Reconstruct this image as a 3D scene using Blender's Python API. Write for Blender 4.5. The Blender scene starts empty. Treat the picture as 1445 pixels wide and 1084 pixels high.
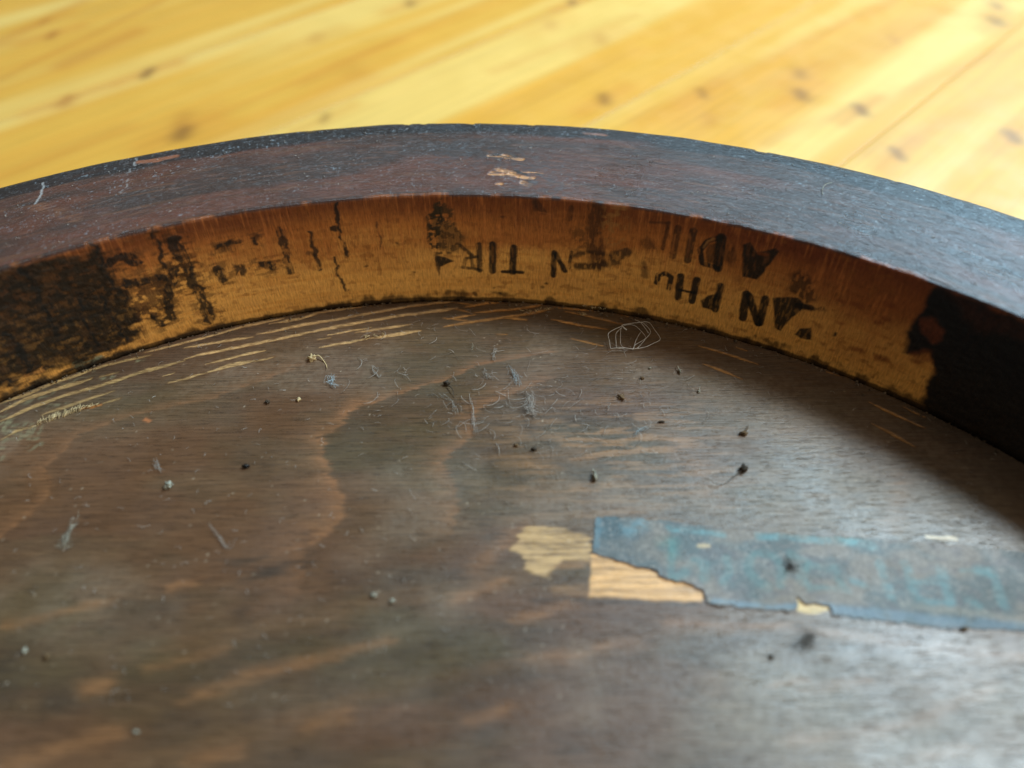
import bpy, math, random
import numpy as np
from mathutils import Matrix, Vector

# ------------------------------------------------------------------ camera, world, lamps
S = bpy.context.scene
CAM = np.array([0.01615, 0.01050, 0.09686])
PITCH, ROLL, FPX, PW, PH = 0.80135, -0.01181, 1086.0, 1445, 1084
cam = bpy.data.cameras.new('camera'); camo = bpy.data.objects.new('camera', cam)
S.collection.objects.link(camo); S.camera = camo
camo.matrix_world = Matrix.Translation(CAM.tolist()) @ Matrix.Rotation(math.pi/2-PITCH, 4, 'X') @ Matrix.Rotation(ROLL, 4, 'Z')
cam.sensor_fit = 'HORIZONTAL'; cam.sensor_width = 36; cam.lens = 36*FPX/PW
cam.clip_start = 0.005; cam.clip_end = 50
cam.dof.use_dof = True; cam.dof.focus_distance = 0.184; cam.dof.aperture_fstop = 7.0; cam.dof.aperture_blades = 0

w = bpy.data.worlds.new('World'); S.world = w; w.use_nodes = True
w.node_tree.nodes['Background'].inputs[0].default_value = (1.0, 0.90, 0.74, 1)
w.node_tree.nodes['Background'].inputs[1].default_value = 0.21

def area_lamp(name, az, el, dist, sx, sy, power, col):
    l = bpy.data.lights.new(name, 'AREA'); l.shape = 'RECTANGLE'; l.size = sx; l.size_y = sy
    l.energy = power; l.color = col
    o = bpy.data.objects.new(name, l); S.collection.objects.link(o)
    a, e = math.radians(az), math.radians(el)
    d = Vector((math.cos(a)*math.cos(e), math.sin(a)*math.cos(e), math.sin(e)))
    o.location = Vector((0.02, 0.1, 0)) + d*dist
    o.rotation_euler = d.to_track_quat('Z', 'Y').to_euler()
    return o
area_lamp('window_light', 20, 50, 1.5, 0.42, 0.30, 25, (0.84, 0.95, 1.0))
area_lamp('far_window_light', 46, 41, 1.8, 0.85, 1.15, 36, (0.42, 0.76, 1.0))
area_lamp('room_fill_light', -42, 13, 2.2, 1.4, 0.9, 21, (1.0, 0.93, 0.80))  # unseen fill, added to brighten the inner wall

S.view_settings.view_transform = 'Standard'; S.view_settings.look = 'None'
S.view_settings.gamma = 1.0; S.view_settings.exposure = 0.0
S.view_settings.use_curve_mapping = False

# ------------------------------------------------------------------ sizes (metres)
R_OUT, R_IN, Z_PANEL, Z_FLOOR = 0.2030, 0.16527, -0.0307, -0.045
C = S.collection
rng = np.random.default_rng(7); random.seed(7)

# ------------------------------------------------------------------ pixel -> surface
def ray(u, v):
    x, y = u-PW/2, v-PH/2
    c, s = math.cos(-ROLL), math.sin(-ROLL)
    a, b = c*x-s*y, s*x+c*y
    X, Y = a/FPX, -b/FPX
    return np.array([X, math.cos(PITCH)+Y*math.sin(PITCH), -math.sin(PITCH)+Y*math.cos(PITCH)])
def hit(u, v, z):
    d = ray(u, v); return CAM+d*(z-CAM[2])/d[2]
def on_panel(u, v): return hit(u, v, Z_PANEL)[:2]*1000              # mm
def on_floor(u, v): return hit(u, v, Z_FLOOR)[:2]*1000
def on_rim(u, v):
    p = hit(u, v, 0)
    return np.array([(math.pi/2-math.atan2(p[1], p[0]))*180, math.hypot(p[0], p[1])*1000])
def on_wall(u, v):
    d = ray(u, v); A = d[0]**2+d[1]**2; B = CAM[0]*d[0]+CAM[1]*d[1]; D = CAM[0]**2+CAM[1]**2-R_IN**2
    t = (-B+math.sqrt(B*B-A*D))/A; p = CAM+d*t
    return np.array([(math.pi/2-math.atan2(p[1], p[0]))*R_IN*1000, p[2]*1000])
def crop(x0, y0, k):                                               # traced points carry their crop's origin and zoom
    return lambda pts: [(x0+a/k, y0+b/k) for a, b in pts]
c4, c5, c6, c7 = crop(0,280,3.6125), crop(380,240,3.6125), crop(740,240,3.6125), crop(1045,300,3.6125)
cA, cB, cC, cD = crop(0,500,5.558), crop(380,400,3.6125), crop(945,450,2.89), crop(400,480,4.817)
cE, cF, cG, cH = crop(0,500,2.89), crop(0,709,2.89), crop(480,709,2.89), crop(945,709,2.89)
cI, cJ, cK, cL = crop(700,700,4.817), crop(945,720,5.558), crop(1185,720,5.558), crop(820,440,7.225)
cM, cN, cO, cP = crop(600,480,4.817), crop(850,480,4.817), crop(480,450,2.89), crop(620,160,5.558)
def M(fn, pts): return np.array([fn(u, v) for u, v in pts])

# ------------------------------------------------------------------ numpy noise and painting
_T = rng.random((16, 256, 256)).astype(np.float32)
def vn(x, y, s=0):
    xi = np.floor(x).astype(np.int64); yi = np.floor(y).astype(np.int64)
    fx = (x-xi).astype(np.float32); fy = (y-yi).astype(np.float32)
    fx = fx*fx*(3-2*fx); fy = fy*fy*(3-2*fy)
    t = _T[s % 16]; a, b, c, d = xi & 255, (xi+1) & 255, yi & 255, (yi+1) & 255
    return (t[c, a]*(1-fx)+t[c, b]*fx)*(1-fy)+(t[d, a]*(1-fx)+t[d, b]*fx)*fy
def fbm(x, y, s=0, o=4):
    r = 0; k = 1.0; n = 0
    for i in range(o):
        r = r+vn(x*2**i+17.3*i, y*2**i+5.1*i, s+i)*k; n += k; k *= .5
    return r/n
def sm(a, b, x):
    t = np.clip((x-a)/(b-a), 0, 1); return t*t*(3-2*t)
def lin(r, g, b):
    return np.array([((v/255)/12.92 if v/255 <= .04045 else ((v/255+.055)/1.055)**2.4) for v in (r, g, b)], np.float32)
class Canvas:
    """paints a colour per vertex in the flat millimetre coordinates of one surface"""
    def __init__(s, X, Y, base):
        s.X, s.Y = X.astype(np.float32), Y.astype(np.float32)
        s.col = np.empty((len(X), 3), np.float32); s.col[:] = base
        s.h = np.zeros(len(X), np.float32)
        s.wx = np.zeros_like(s.X); s.wy = np.zeros_like(s.X)
    def warp(s, amp, f, ax=1., ay=1., seed=3):
        s.wx = (fbm(s.X*f*ax, s.Y*f*ay, seed, 3)-.5)*2*amp; s.wy = (fbm(s.X*f*ax+50, s.Y*f*ay+9, seed+1, 3)-.5)*2*amp
    def sel(s, pts, m):
        lo = pts.min(0)-m; hi = pts.max(0)+m
        return np.nonzero((s.X > lo[0]) & (s.X < hi[0]) & (s.Y > lo[1]) & (s.Y < hi[1]))[0]
    def dist(s, pts, m, wk=1.):
        i = s.sel(pts, m)
        if not len(i): return i, None, None
        px = s.X[i]+s.wx[i]*wk; py = s.Y[i]+s.wy[i]*wk
        best = np.full(len(i), 1e9, np.float32); sg = np.ones(len(i), np.float32)
        if len(pts) == 1: return i, np.hypot(px-pts[0, 0], py-pts[0, 1]), sg
        for a, b in zip(pts[:-1], pts[1:]):
            d = b-a; L = d@d+1e-9
            t = np.clip(((px-a[0])*d[0]+(py-a[1])*d[1])/L, 0, 1)
            ex = px-a[0]-t*d[0]; ey = py-a[1]-t*d[1]; e = np.hypot(ex, ey)
            k = e < best; best = np.where(k, e, best); sg = np.where(k, np.sign(d[0]*ey-d[1]*ex), sg)
        return i, best, sg
    def inside(s, pts, m, wk=1.):
        P = np.vstack([pts, pts[:1]]); i, d, _ = s.dist(P, m, wk)
        if not len(i): return i, None
        px = s.X[i]+s.wx[i]*wk; py = s.Y[i]+s.wy[i]*wk; ins = np.zeros(len(i), bool)
        for a, b in zip(P[:-1], P[1:]):
            c = (a[1] > py) != (b[1] > py)
            ins ^= c & (px < (b[0]-a[0])*(py-a[1])/(b[1]-a[1]+1e-9)+a[0])
        return i, np.where(ins, -d, d)
    def mix(s, i, m, col, h=0.):
        m = m[:, None]; s.col[i] = s.col[i]*(1-m)+np.asarray(col, np.float32)*m
        if h: s.h[i] += m[:, 0]*h
    def stroke(s, pts, wd, col, a=1., soft=.25, wk=1., h=0., tex=None):
        i, d, _ = s.dist(pts, wd+soft*3+2, wk)
        if not len(i): return
        m = (1-sm(wd/2-soft, wd/2+soft, d))*a
        if tex is not None: m = m*tex[i]
        s.mix(i, m, col, h)
    def fill(s, pts, col, a=1., soft=.3, wk=1., h=0., tex=None):
        i, d = s.inside(pts, soft*3+2, wk)
        if not len(i): return
        m = (1-sm(-soft, soft, d))*a
        if tex is not None: m = m*tex[i]
        s.mix(i, m, col, h)
    def glow(s, pts, wd, col, a=1., tex=None, wk=1.):               # soft smear round a line or a spot
        i, d, _ = s.dist(pts, wd*2.2, wk)
        if not len(i): return
        m = np.exp(-(d/wd)**2*1.4)*a
        if tex is not None: m = m*tex[i]
        s.mix(i, m, col)
    def band(s, pts, wd, col, a=1., side=1., tex=None, wk=1.):       # sharp on one side, fading on the other
        i, d, g = s.dist(pts, wd*3, wk)
        if not len(i): return
        m = np.where(g*side > 0, np.exp(-d/wd), np.exp(-d/(wd*.12)))*a
        if tex is not None: m = m*tex[i]
        s.mix(i, m, col)

# ------------------------------------------------------------------ mesh and object helpers
def grid_faces(nr, nc, wrap=False):
    c = np.arange(nc if wrap else nc-1); r = np.arange(nr-1)
    rr, cc = np.meshgrid(r, c, indexing='ij'); c2 = (cc+1) % nc
    return np.stack([rr*nc+cc, rr*nc+c2, (rr+1)*nc+c2, (rr+1)*nc+cc], -1).reshape(-1, 4)
def mesh(name, V, F, smooth=True, col=None, suv=None):
    me = bpy.data.meshes.new(name); V = np.asarray(V, np.float32)
    if isinstance(F, np.ndarray):
        n = F.shape[1]; me.vertices.add(len(V)); me.vertices.foreach_set('co', V.ravel())
        me.loops.add(F.size); me.loops.foreach_set('vertex_index', F.ravel().astype(np.int32))
        me.polygons.add(len(F)); me.polygons.foreach_set('loop_start', np.arange(0, F.size, n, dtype=np.int32))
        me.polygons.foreach_set('loop_total', np.full(len(F), n, np.int32)); me.update(calc_edges=True); me.validate()
    else: me.from_pydata(V.tolist(), [], F)
    me.polygons.foreach_set('use_smooth', np.full(len(me.polygons), smooth))
    if col is not None:
        a = me.attributes.new('paint', 'FLOAT_COLOR', 'POINT')
        a.data.foreach_set('color', np.hstack([np.clip(col, .001, 1), np.ones((len(col), 1))]).astype(np.float32).ravel())
    if suv is not None:
        a = me.attributes.new('suv', 'FLOAT_VECTOR', 'POINT'); a.data.foreach_set('vector', np.asarray(suv, np.float32).ravel())
    return me
def obj(name, me, mat, parent=None, loc=None):
    o = bpy.data.objects.new(name, me); C.objects.link(o); me.materials.clear(); me.materials.append(mat)
    if parent: o.parent = parent
    if loc is not None: o.location = loc
    return o
def tag(o, label, cat, group=None):
    o['label'] = label; o['category'] = cat
    if group: o['group'] = group
    return o

# ------------------------------------------------------------------ materials
def new_mat(name):
    m = bpy.data.materials.new(name); m.use_nodes = True; nt = m.node_tree; b = nt.nodes['Principled BSDF']
    return m, nt, b
def noise_of(nt, vec, scale, mapping=(1,1,1), detail=3, rough=.55):
    mp = nt.nodes.new('ShaderNodeMapping'); mp.inputs['Scale'].default_value = mapping; nt.links.new(vec, mp.inputs[0])
    n = nt.nodes.new('ShaderNodeTexNoise'); n.inputs['Scale'].default_value = scale; n.inputs['Detail'].default_value = detail
    n.inputs['Roughness'].default_value = rough; nt.links.new(mp.outputs[0], n.inputs['Vector']); return n.outputs['Fac']
def ramp(nt, fac, lo, hi, a, b):
    r = nt.nodes.new('ShaderNodeMapRange'); r.interpolation_type = 'SMOOTHSTEP'
    for k, v in zip(range(1, 5), (lo, hi, a, b)): r.inputs[k].default_value = v
    nt.links.new(fac, r.inputs[0]); return r.outputs[0]
def mul(nt, colsock, facsock):
    m = nt.nodes.new('ShaderNodeMix'); m.data_type = 'RGBA'; m.blend_type = 'MULTIPLY'; m.inputs[0].default_value = 1
    nt.links.new(colsock, m.inputs[6]); nt.links.new(facsock, m.inputs[7]); return m.outputs[2]
def bump(nt, h, dist, strength=1., nrm=None):
    b = nt.nodes.new('ShaderNodeBump'); b.inputs['Distance'].default_value = dist; b.inputs['Strength'].default_value = strength
    nt.links.new(h, b.inputs['Height'])
    if nrm: nt.links.new(nrm, b.inputs['Normal'])
    return b.outputs[0]
def painted_wood(name, coord, fine, pores, rough, spec, bumps, pore_dark=.5, coat=0., fc=.28, grit=900):
    """colour painted per vertex x fine fibre x pores, with relief"""
    m, nt, b = new_mat(name)
    at = nt.nodes.new('ShaderNodeAttribute'); at.attribute_name = 'paint'
    if coord == 'suv':
        cn = nt.nodes.new('ShaderNodeAttribute'); cn.attribute_name = 'suv'; vec = cn.outputs['Vector']
    else:
        cn = nt.nodes.new('ShaderNodeTexCoord'); vec = cn.outputs['Object']
    f = noise_of(nt, vec, 1, fine, 4, .6); p = noise_of(nt, vec, 1, pores, 2, .5)
    c = mul(nt, at.outputs['Color'], ramp(nt, f, .3, .7, 1-fc, 1+fc))
    c = mul(nt, c, ramp(nt, p, .30, .44, pore_dark, 1.))
    nt.links.new(c, b.inputs['Base Color'])
    g = noise_of(nt, vec, grit, (1,1,1), 2)
    n1 = bump(nt, ramp(nt, p, .30, .44, 0., 1.), bumps[0]); n2 = bump(nt, f, bumps[1], 1., n1); n3 = bump(nt, g, bumps[2], 1., n2)
    nt.links.new(n3, b.inputs['Normal'])
    big = noise_of(nt, vec, 60, (1,1,1), 3)
    nt.links.new(ramp(nt, big, .3, .7, rough-.08, rough+.1), b.inputs['Roughness'])
    b.inputs['Specular IOR Level'].default_value = spec
    if coat: b.inputs['Coat Weight'].default_value = coat; b.inputs['Coat Roughness'].default_value = .3
    return m
def plain(name, col, rough=.7, var=.35, scale=1500, spec=.3):
    m, nt, b = new_mat(name)
    tc = nt.nodes.new('ShaderNodeTexCoord'); n = noise_of(nt, tc.outputs['Object'], scale, (1,1,1), 3)
    mx = nt.nodes.new('ShaderNodeMix'); mx.data_type = 'RGBA'; nt.links.new(ramp(nt, n, .3, .7, 0, 1), mx.inputs[0])
    mx.inputs[6].default_value = (*[v*(1-var) for v in col], 1); mx.inputs[7].default_value = (*[min(1, v*(1+var)) for v in col], 1)
    nt.links.new(mx.outputs[2], b.inputs['Base Color']); b.inputs['Roughness'].default_value = rough
    b.inputs['Specular IOR Level'].default_value = spec
    nt.links.new(bump(nt, n, .0001), b.inputs['Normal']); return m
m_rim = painted_wood('stained_frame_wood', 'suv', (220, 5200, 5200), (380, 7000, 7000), .34, .8, (.00008, .00016, .00006), .62, fc=.32, grit=2600)
m_wall = painted_wood('bare_frame_wood', 'suv', (2600, 420, 420), (3600, 500, 500), .6, .22, (.00004, .00005, .00003), .82, fc=.20, grit=2200)
m_panel = painted_wood('seat_plywood', 'obj', (110, 2900, 900), (240, 3000, 900), .41, .62, (.00006, .00007, .00005), .68, fc=.24)
m_floor = painted_wood('varnished_pine', 'suv', (14, 420, 300), (20, 700, 300), .42, .4, (.00001, .00001, .00001), .97, fc=.06)
m_label = painted_wood('faded_paper', 'obj', (1500, 1500, 1500), (700, 900, 900), .55, .4, (.00003, .00005, .00005), .9, fc=.12)

# ------------------------------------------------------------------ floor of pine boards
fl_me = mesh('floor', [(-1.6,-1.4,Z_FLOOR-.03),(1.6,-1.4,Z_FLOOR-.03),(1.6,2.0,Z_FLOOR-.03),(-1.6,2.0,Z_FLOOR-.03)], [(0,1,2,3)])
m_sub = plain('dark_subfloor', (.04,.03,.02), .9)
floor = obj('floor', fl_me, m_sub); floor['kind'] = 'structure'
vp = ray(2231, PH/2-FPX/math.tan(math.pi/2-PITCH)+1); FA = math.atan2(vp[1], vp[0]); fd = np.array([math.cos(FA), math.sin(FA)]); fn = np.array([-math.sin(FA), math.cos(FA)])
BW = 84.0
seam0 = on_floor(205, 101)@fn
knots = [((72,50),3.4,.9,'r'),((62,30),3.0,.5,'r'),((210,103),3.8,1.,'k'),((92,142),4.0,.75,'r'),((258,188),4.6,.95,'k'),((262,166),4.,.4,'r'),
         ((458,166),2.8,.6,'k'),((577,5),3.8,.7,'k'),((445,53),5,.35,'r'),((851,140),3.2,.8,'k'),((1128,104),3.4,.55,'k'),((1133,135),3.8,.85,'k'),
         ((1215,155),3.6,1.,'k'),((990,133),3.,.6,'k'),((1268,217),3.0,.9,'k'),((1427,193),3.8,.9,'k'),((1405,30),5,.8,'k'),((1408,8),5,.7,'k'),
         ((810,3),3.6,.8,'k'),((778,35),5,.35,'r'),((848,55),5,.4,'r'),((1262,57),3.6,.35,'r'),((1000,170),5,.3,'r'),((500,100),7,.2,'r')]
streaks = [([(0,112),(230,0)],2.6,.55),([(90,92),(190,45)],7,.6),([(0,60),(120,0)],5,.5),([(263,179),(690,0)],2.2,.35),([(430,115),(560,58)],5,.3),
           ([(700,100),(900,20)],4,.3),([(640,190),(900,70)],4,.25),([(895,170),(1260,0)],5,.3),([(960,170),(1330,15)],12,.25),([(1080,203),(1445,60)],4,.3),
           ([(1230,220),(1445,120)],6,.3),([(0,250),(180,180)],6,.35),([(300,200),(520,110)],8,.25)]
kd = {'k': lin(84,50,34), 'r': lin(150,74,24)}
for j in range(-17, 17):
    v0 = seam0+j*BW
    near = -5 <= j <= 4
    uu = np.unique(np.concatenate([np.linspace(-1300, 1900, 25), np.arange(40, 720, 2.4) if near else []]))
    vv = np.concatenate([[0., .5], np.arange(2., BW-2, 2.4 if near else 12.), [BW-.6, BW-.06]])
    tz = np.concatenate([[-.04, 0.], np.zeros(len(vv)-4), [0., -.04]])
    U, Vv = np.meshgrid(uu, vv+v0); Zt = np.repeat(tz[:, None], len(uu), 1)
    X = U*fd[0]+Vv*fn[0]; Y = U*fd[1]+Vv*fn[1]
    cv = Canvas(X.ravel(), Y.ravel(), lin(238,178,72)); u_, v_ = U.ravel(), Vv.ravel()
    hue = random.random()
    cv.col *= (.81+.05*(hue-.5))
    g = fbm(u_*.006+j*9.1, v_*.16+j*3.7, 2, 4); g2 = fbm(u_*.003+j*5, v_*.05, 5, 3)
    cv.mix(np.arange(len(u_)), sm(.42, .72, g)*.30, lin(222,152,54)); cv.mix(np.arange(len(u_)), sm(.4, .7, g2)*.6, lin(232,198,116))
    cv.warp(3., .03)
    ed = np.minimum(v_-v0, v0+BW-.14-v_); cv.mix(np.arange(len(u_)), (1-sm(.2, 2.2, ed))*.15, lin(160,106,48))
    if near:
        for pts, wd, a in streaks: cv.glow(M(on_floor, pts), wd, lin(190,118,40), a*.8, wk=.6)
        for (u, v), rad, a, k in knots:
            p = on_floor(u, v)[None]; rad = rad*random.uniform(.75, 1.2)
            cv.glow(np.vstack([p-fd*14, p+fd*14]), rad*1.7, lin(206,136,48), .55*a, wk=.4); cv.glow(np.vstack([p-[[0, 3.0]], p+[[0, 3.0]]]), rad, kd[k], a*.62, wk=.5)
    n = len(u_); Vt = np.stack([X.ravel(), Y.ravel(), Z_FLOOR*1000+Zt.ravel()], 1)
    nr, nc = U.shape; F = grid_faces(nr, nc)
    # sides and underside so that each board is a solid piece
    Vb = np.stack([X[[0, -1]].ravel(), Y[[0, -1]].ravel(), np.full(2*nc, Z_FLOOR*1000-20)], 1)
    k = np.arange(nc-1); b0 = n; b1 = n+nc; top = (nr-1)*nc
    F = np.vstack([F, np.stack([b0+k, b0+k+1, k+1, k], 1), np.stack([top+k, top+k+1, b1+k+1, b1+k], 1), np.stack([b1+k, b1+k+1, b0+k+1, b0+k], 1)])
    V = np.vstack([Vt, Vb])/1000
    colr = np.vstack([cv.col, np.tile(lin(200,140,60), (2*nc, 1))])
    suv = np.stack([np.r_[u_, np.zeros(2*nc)]/1000+j, np.r_[v_, np.zeros(2*nc)]/1000, np.zeros(len(V))], 1)
    obj('plank', mesh('plank', V, F, True, colr, suv), m_floor, floor)

# ------------------------------------------------------------------ the seat: frame ring
seat = bpy.data.objects.new('chair_seat', None); C.objects.link(seat); seat.location = (0, 0, Z_FLOOR)
tag(seat, 'upturned round bentwood chair seat lying on pine boards', 'chair seat')
OFF = np.array([0, 0, -Z_FLOOR])
th = np.concatenate([np.radians(np.linspace(36, 134, 1280)), np.radians(np.linspace(134, 396, 132)[1:-1])])
NT = len(th)
wall_b = np.linspace(-30.9, -.9, 128)                                # inner wall rows (mm)
prof = [(R_IN*1000+1.2, -44.6, 'x'), (R_IN*1000+.3, -44.6, 'x'), (R_IN*1000, -43, 'x'), (R_IN*1000, -34, 'x')]
prof += [(R_IN*1000, b, 'w') for b in wall_b]
ri = R_IN*1000; ro = R_OUT*1000
prof += [(ri+.9*(1-math.cos(a)), -.9+.9*math.sin(a), 'e') for a in np.radians(np.linspace(12, 90, 7))]
tops = np.linspace(ri+1.15, ro-4.7, 104)
prof += [(r, -.05*((r-ri-1)/30), 't') for r in tops]
prof += [(ro-4.5+4.5*math.sin(a), -.06-4.5+4.5*math.cos(a), 'o') for a in np.radians(np.linspace(2, 90, 30))]
prof += [(ro+.6, -12, 'o'), (ro+1., -22, 'o'), (ro+.4, -34, 'o'), (ro-1.5, -41, 'o'), (ro-5, -44.6, 'o'), (ro-9, -45, 'o'), (ri+9, -45, 'x')]
pr = np.array([p[0] for p in prof]); pz = np.array([p[1] for p in prof]); kind = np.array([p[2] for p in prof])
NP_ = len(prof)
plen = np.concatenate([[0], np.cumsum(np.hypot(np.diff(pr), np.diff(pz)))])
PR = np.repeat(pr[:, None], NT, 1); PZ = np.repeat(pz[:, None], NT, 1); TH = np.repeat(th[None], NP_, 0)
phi = math.pi/2-TH                                                  # 0 at the far middle, positive to the right
phi = (phi+math.pi) % (2*math.pi)-math.pi
aw = phi*R_IN*1000; at_ = phi*180.
isw = np.isin(kind, ['w', 'x']); 
colr = np.zeros((NP_, NT, 3), np.float32); disp_r = np.zeros((NP_, NT), np.float32); disp_z = np.zeros((NP_, NT), np.float32)

# -- inner wall paint
rows = np.nonzero(np.isin(kind, ['x', 'w', 'e']))[0]; rows = rows[rows < NP_-5]
X, Y = aw[rows].ravel(), PZ[rows].ravel()
W_ = Canvas(X, Y, lin(214,156,78)); al = np.arange(len(X))
n1 = fbm(X*.05, Y*.12, 1, 4); n2 = fbm(X*.5, Y*.35, 4, 4); nv = fbm(X*1.6, Y*.10, 6, 3); nh = fbm(X*.10, Y*1.3, 8, 4)
W_.mix(al, np.clip(sm(.38, .75, nh)*.4, 0, 1), lin(188,124,52)); W_.mix(al, sm(.45, .8, n2)*.4, lin(205,150,80))
red = sm(-25, -8, Y+(n1-.5)*16+(nv-.5)*3+X*.02)                         # varnish run down from the rim
W_.mix(al, red*.80, lin(138,70,28)); W_.mix(al, sm(-9, -1.0, Y+(n1-.5)*7+(nv-.5)*2.5)*.75, lin(84,38,20))
W_.mix(al, sm(40, 92, X+(n1-.5)*30)*sm(-24, -6, Y)*.55, lin(88,36,22))
W_.mix(al, sm(.60, .78, nv)*red*.14, lin(96,44,18)); W_.mix(al, sm(.64, .76, fbm(X*2.0+3, Y*.09, 10, 3))*.3*sm(-24,-12,Y), lin(186,112,56))
sp = fbm(X*.55+7, Y*.75, 11, 2); W_.mix(al, sm(.68, .76, sp)*.4, lin(120,70,30))
W_.warp(.75, .55, .7, 1.3); tx = .55+.45*sm(.3, .55, n2); ero = sm(.30, .50, fbm(X*1.5, Y*.55, 12, 4)); str_ = sm(.30, .50, fbm(X*.9, Y*.9, 13, 4))
soak = .80+.20*sm(.3, .5, fbm(X*2.2, Y*.5, 9, 3)); INK = lin(24,23,20); BRN = lin(52,36,22)
def wst(cr, pts, px, col=INK, a=.95, soft=.2, wk=.35, tex=None): W_.stroke(M(on_wall, cr(pts)), px/3.6125*.215, col, a, soft, wk, tex=soak if tex is None else tex)
def wfl(cr, pts, col=INK, a=.95, soft=.25, wk=.4, tex=None): W_.fill(M(on_wall, cr(pts)), col, a, soft, wk, tex=soak if tex is None else tex)
# dark stain at the left end
st = [(-60,370),(100,352),(250,300),(400,285),(480,262),(570,350),(610,420),(650,480),(720,630),(650,710),(540,785),(380,850),(150,900),(-60,1010)]
W_.warp(2.2, .28, .8, 1.8); wfl(c4, [(x+(46 if x > 380 else 0), y) for x, y in st], lin(52,36,20), .7, 2.4, 1.5, ero*str_)
wfl(c4, st, lin(34,27,18), .97, 1.0, 1., .88+.12*str_)
wfl(c4, [(640,400),(830,380),(900,520),(830,600),(700,640)], lin(66,40,24), .75, 1.4, 1., str_)
W_.mix(al, sm(-74, -92, X)*sm(.48, .70, fbm(X*.5, Y*.7, 14, 4))*.32, lin(92,62,34)); W_.mix(al, sm(-70, -85, X)*sm(.5, .75, fbm(X*.3, Y*.8, 2, 4))*.8, lin(28,24,18))
W_.warp(.9, .5, .9, 1.2)
for pts, px in [([(110,350),(180,450),(215,540),(260,630),(295,700)],20),([(40,690),(90,750),(130,810),(155,880)],26),([(400,480),(430,620),(500,760)],14),([(480,240),(530,370),(600,480)],13),
                ([(520,500),(600,650),(640,720)],14),([(770,150),(815,250),(830,350)],20),([(885,215),(925,290),(935,345)],46),([(960,370),(1000,450),(1045,560),(1075,615)],46),
                ([(880,385),(862,500),(862,600)],46),([(650,440),(830,405)],34),([(780,590),(830,655)],22),([(1095,255),(1210,222)],20),([(1120,365),(1130,400)],38),([(1295,195),(1297,225)],22),([(1340,340),(1390,350)],42),
                ([(560,330),(650,290),(690,330)],40),([(20,900),(60,960)],14),([(250,480),(275,560)],8)]:
    wst(c4, pts, px*2.1+14, lin(58,38,20), .55, .8, 1.6, sm(.42, .62, fbm(X*.55, Y*1.3, 1, 4)))
    wst(c4, pts, px, INK, .9, .28, 1.2, .45+.55*ero)
wfl(c4, [(1180,335),(1285,345),(1250,400),(1200,385)], INK, .85, .4, 1., ero)
wst(c4, [(1080,280),(1180,250)], 26, BRN, .5, .5, 1., ero)
for pts, px, a in [([(60,310),(105,520)],30,.85),([(205,320),(255,505)],19,.85),([(340,170),(352,300),(398,440)],15,.9),([(335,450),(350,530),(395,610)],13,.9),([(330,300),(345,302)],34,.9),([(545,270),(575,395)],8,.7),([(0,480),(10,500)],26,.8),([(200,430),(235,440)],16,.6)]:
    wst(c5, pts, px, INK, a, .22, .9, .4+.6*ero)
# crust and the painted capitals, upside down as the seat is turned over
crust = sm(.40, .58, fbm(X*.9, Y*1.1, 15, 3))
W_.warp(1.0, .5)
wfl(c5, [(820,160),(880,150),(940,200),(960,280),(1000,340),(985,400),(900,430),(850,430),(820,390),(800,300),(805,220)], lin(58,42,22), .85, .6, 1., crust)
wfl(c5, [(830,240),(930,260),(1000,350),(960,420),(860,400)], lin(98,72,38), .7, .6, 1., 1-crust*.8)
wfl(c5, [(800,180),(870,160),(880,260),(860,400),(815,380)], lin(40,34,22), .8, .5, 1., crust)
wfl(c5, [(850,430),(945,462),(872,490),(868,540),(845,480)])
W_.warp(.45, .7); tl = .5+.5*ero
wst(c5, [(1070,380),(1072,512)], 24, INK, .85, tex=tl); wst(c5, [(985,495),(1080,510)], 16, INK, .8, tex=tl); wst(c5, [(990,495),(1000,450),(1060,440)], 15, INK, .8, tex=tl)
wst(c5, [(975,385),(1040,440)], 16, INK, .8, tex=tl); wst(c5, [(1030,430),(1035,500)], 16, lin(70,52,30), .8)
wst(c5, [(1140,380),(1138,515)], 30); wst(c5, [(1140,392),(1139,470)], 10, lin(110,70,30), .7)
wst(c5, [(1247,395),(1240,520)], 30); wst(c5, [(1190,518),(1292,522)], 17); wst(c5, [(1243,400),(1241,440)], 8, lin(92,58,28), .6)
wst(c6, [(152,418),(147,538)], 23); wst(c6, [(160,425),(207,515)], 21); wst(c6, [(240,415),(228,500)], 14, a=.8, tex=tl)
wst(c6, [(240,440),(330,415),(400,430)], 22, lin(46,34,20), .8, .5, 1., tl); wst(c6, [(270,490),(330,492),(405,480)], 34, lin(40,30,18), .85, .5, 1., tl); wst(c6, [(450,445),(520,420)], 46, INK, .8, .5, 1., tl)
wst(c6, [(440,480),(480,470)], 24, INK, .7, .5, 1., tl); wst(c6, [(375,190),(355,330),(375,480)], 66, lin(60,36,20), .8, 1., 1., .4+.6*ero)
wfl(c6, [(400,190),(520,180),(540,300),(500,380),(420,390),(395,300)], lin(140,98,52), .6, .9, 1., crust); wfl(c6, [(240,300),(330,270),(330,400),(250,420)], lin(70,46,24), .55, .9, 1., crust)
wst(c6, [(675,575),(682,535),(720,527),(748,545),(737,605)], 22, tex=.3+.7*ero)
wst(c6, [(797,540),(783,650)], 30); wst(c6, [(880,558),(853,668)], 30); wst(c6, [(790,612),(865,625)], 13)
wst(c6, [(1000,590),(972,712)], 30); wfl(c6, [(990,628),(935,638),(900,665),(908,698),(965,718)])
wst(c6, [(1132,630),(1112,755)], 33); wst(c6, [(1145,640),(1190,780)], 31); wst(c6, [(1230,655),(1197,782)], 33)
wfl(c6, [(1268,652),(1340,645),(1395,650),(1440,690),(1345,770),(1305,822),(1275,805)]); wst(c6, [(1395,690),(1460,700)], 26)
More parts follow.
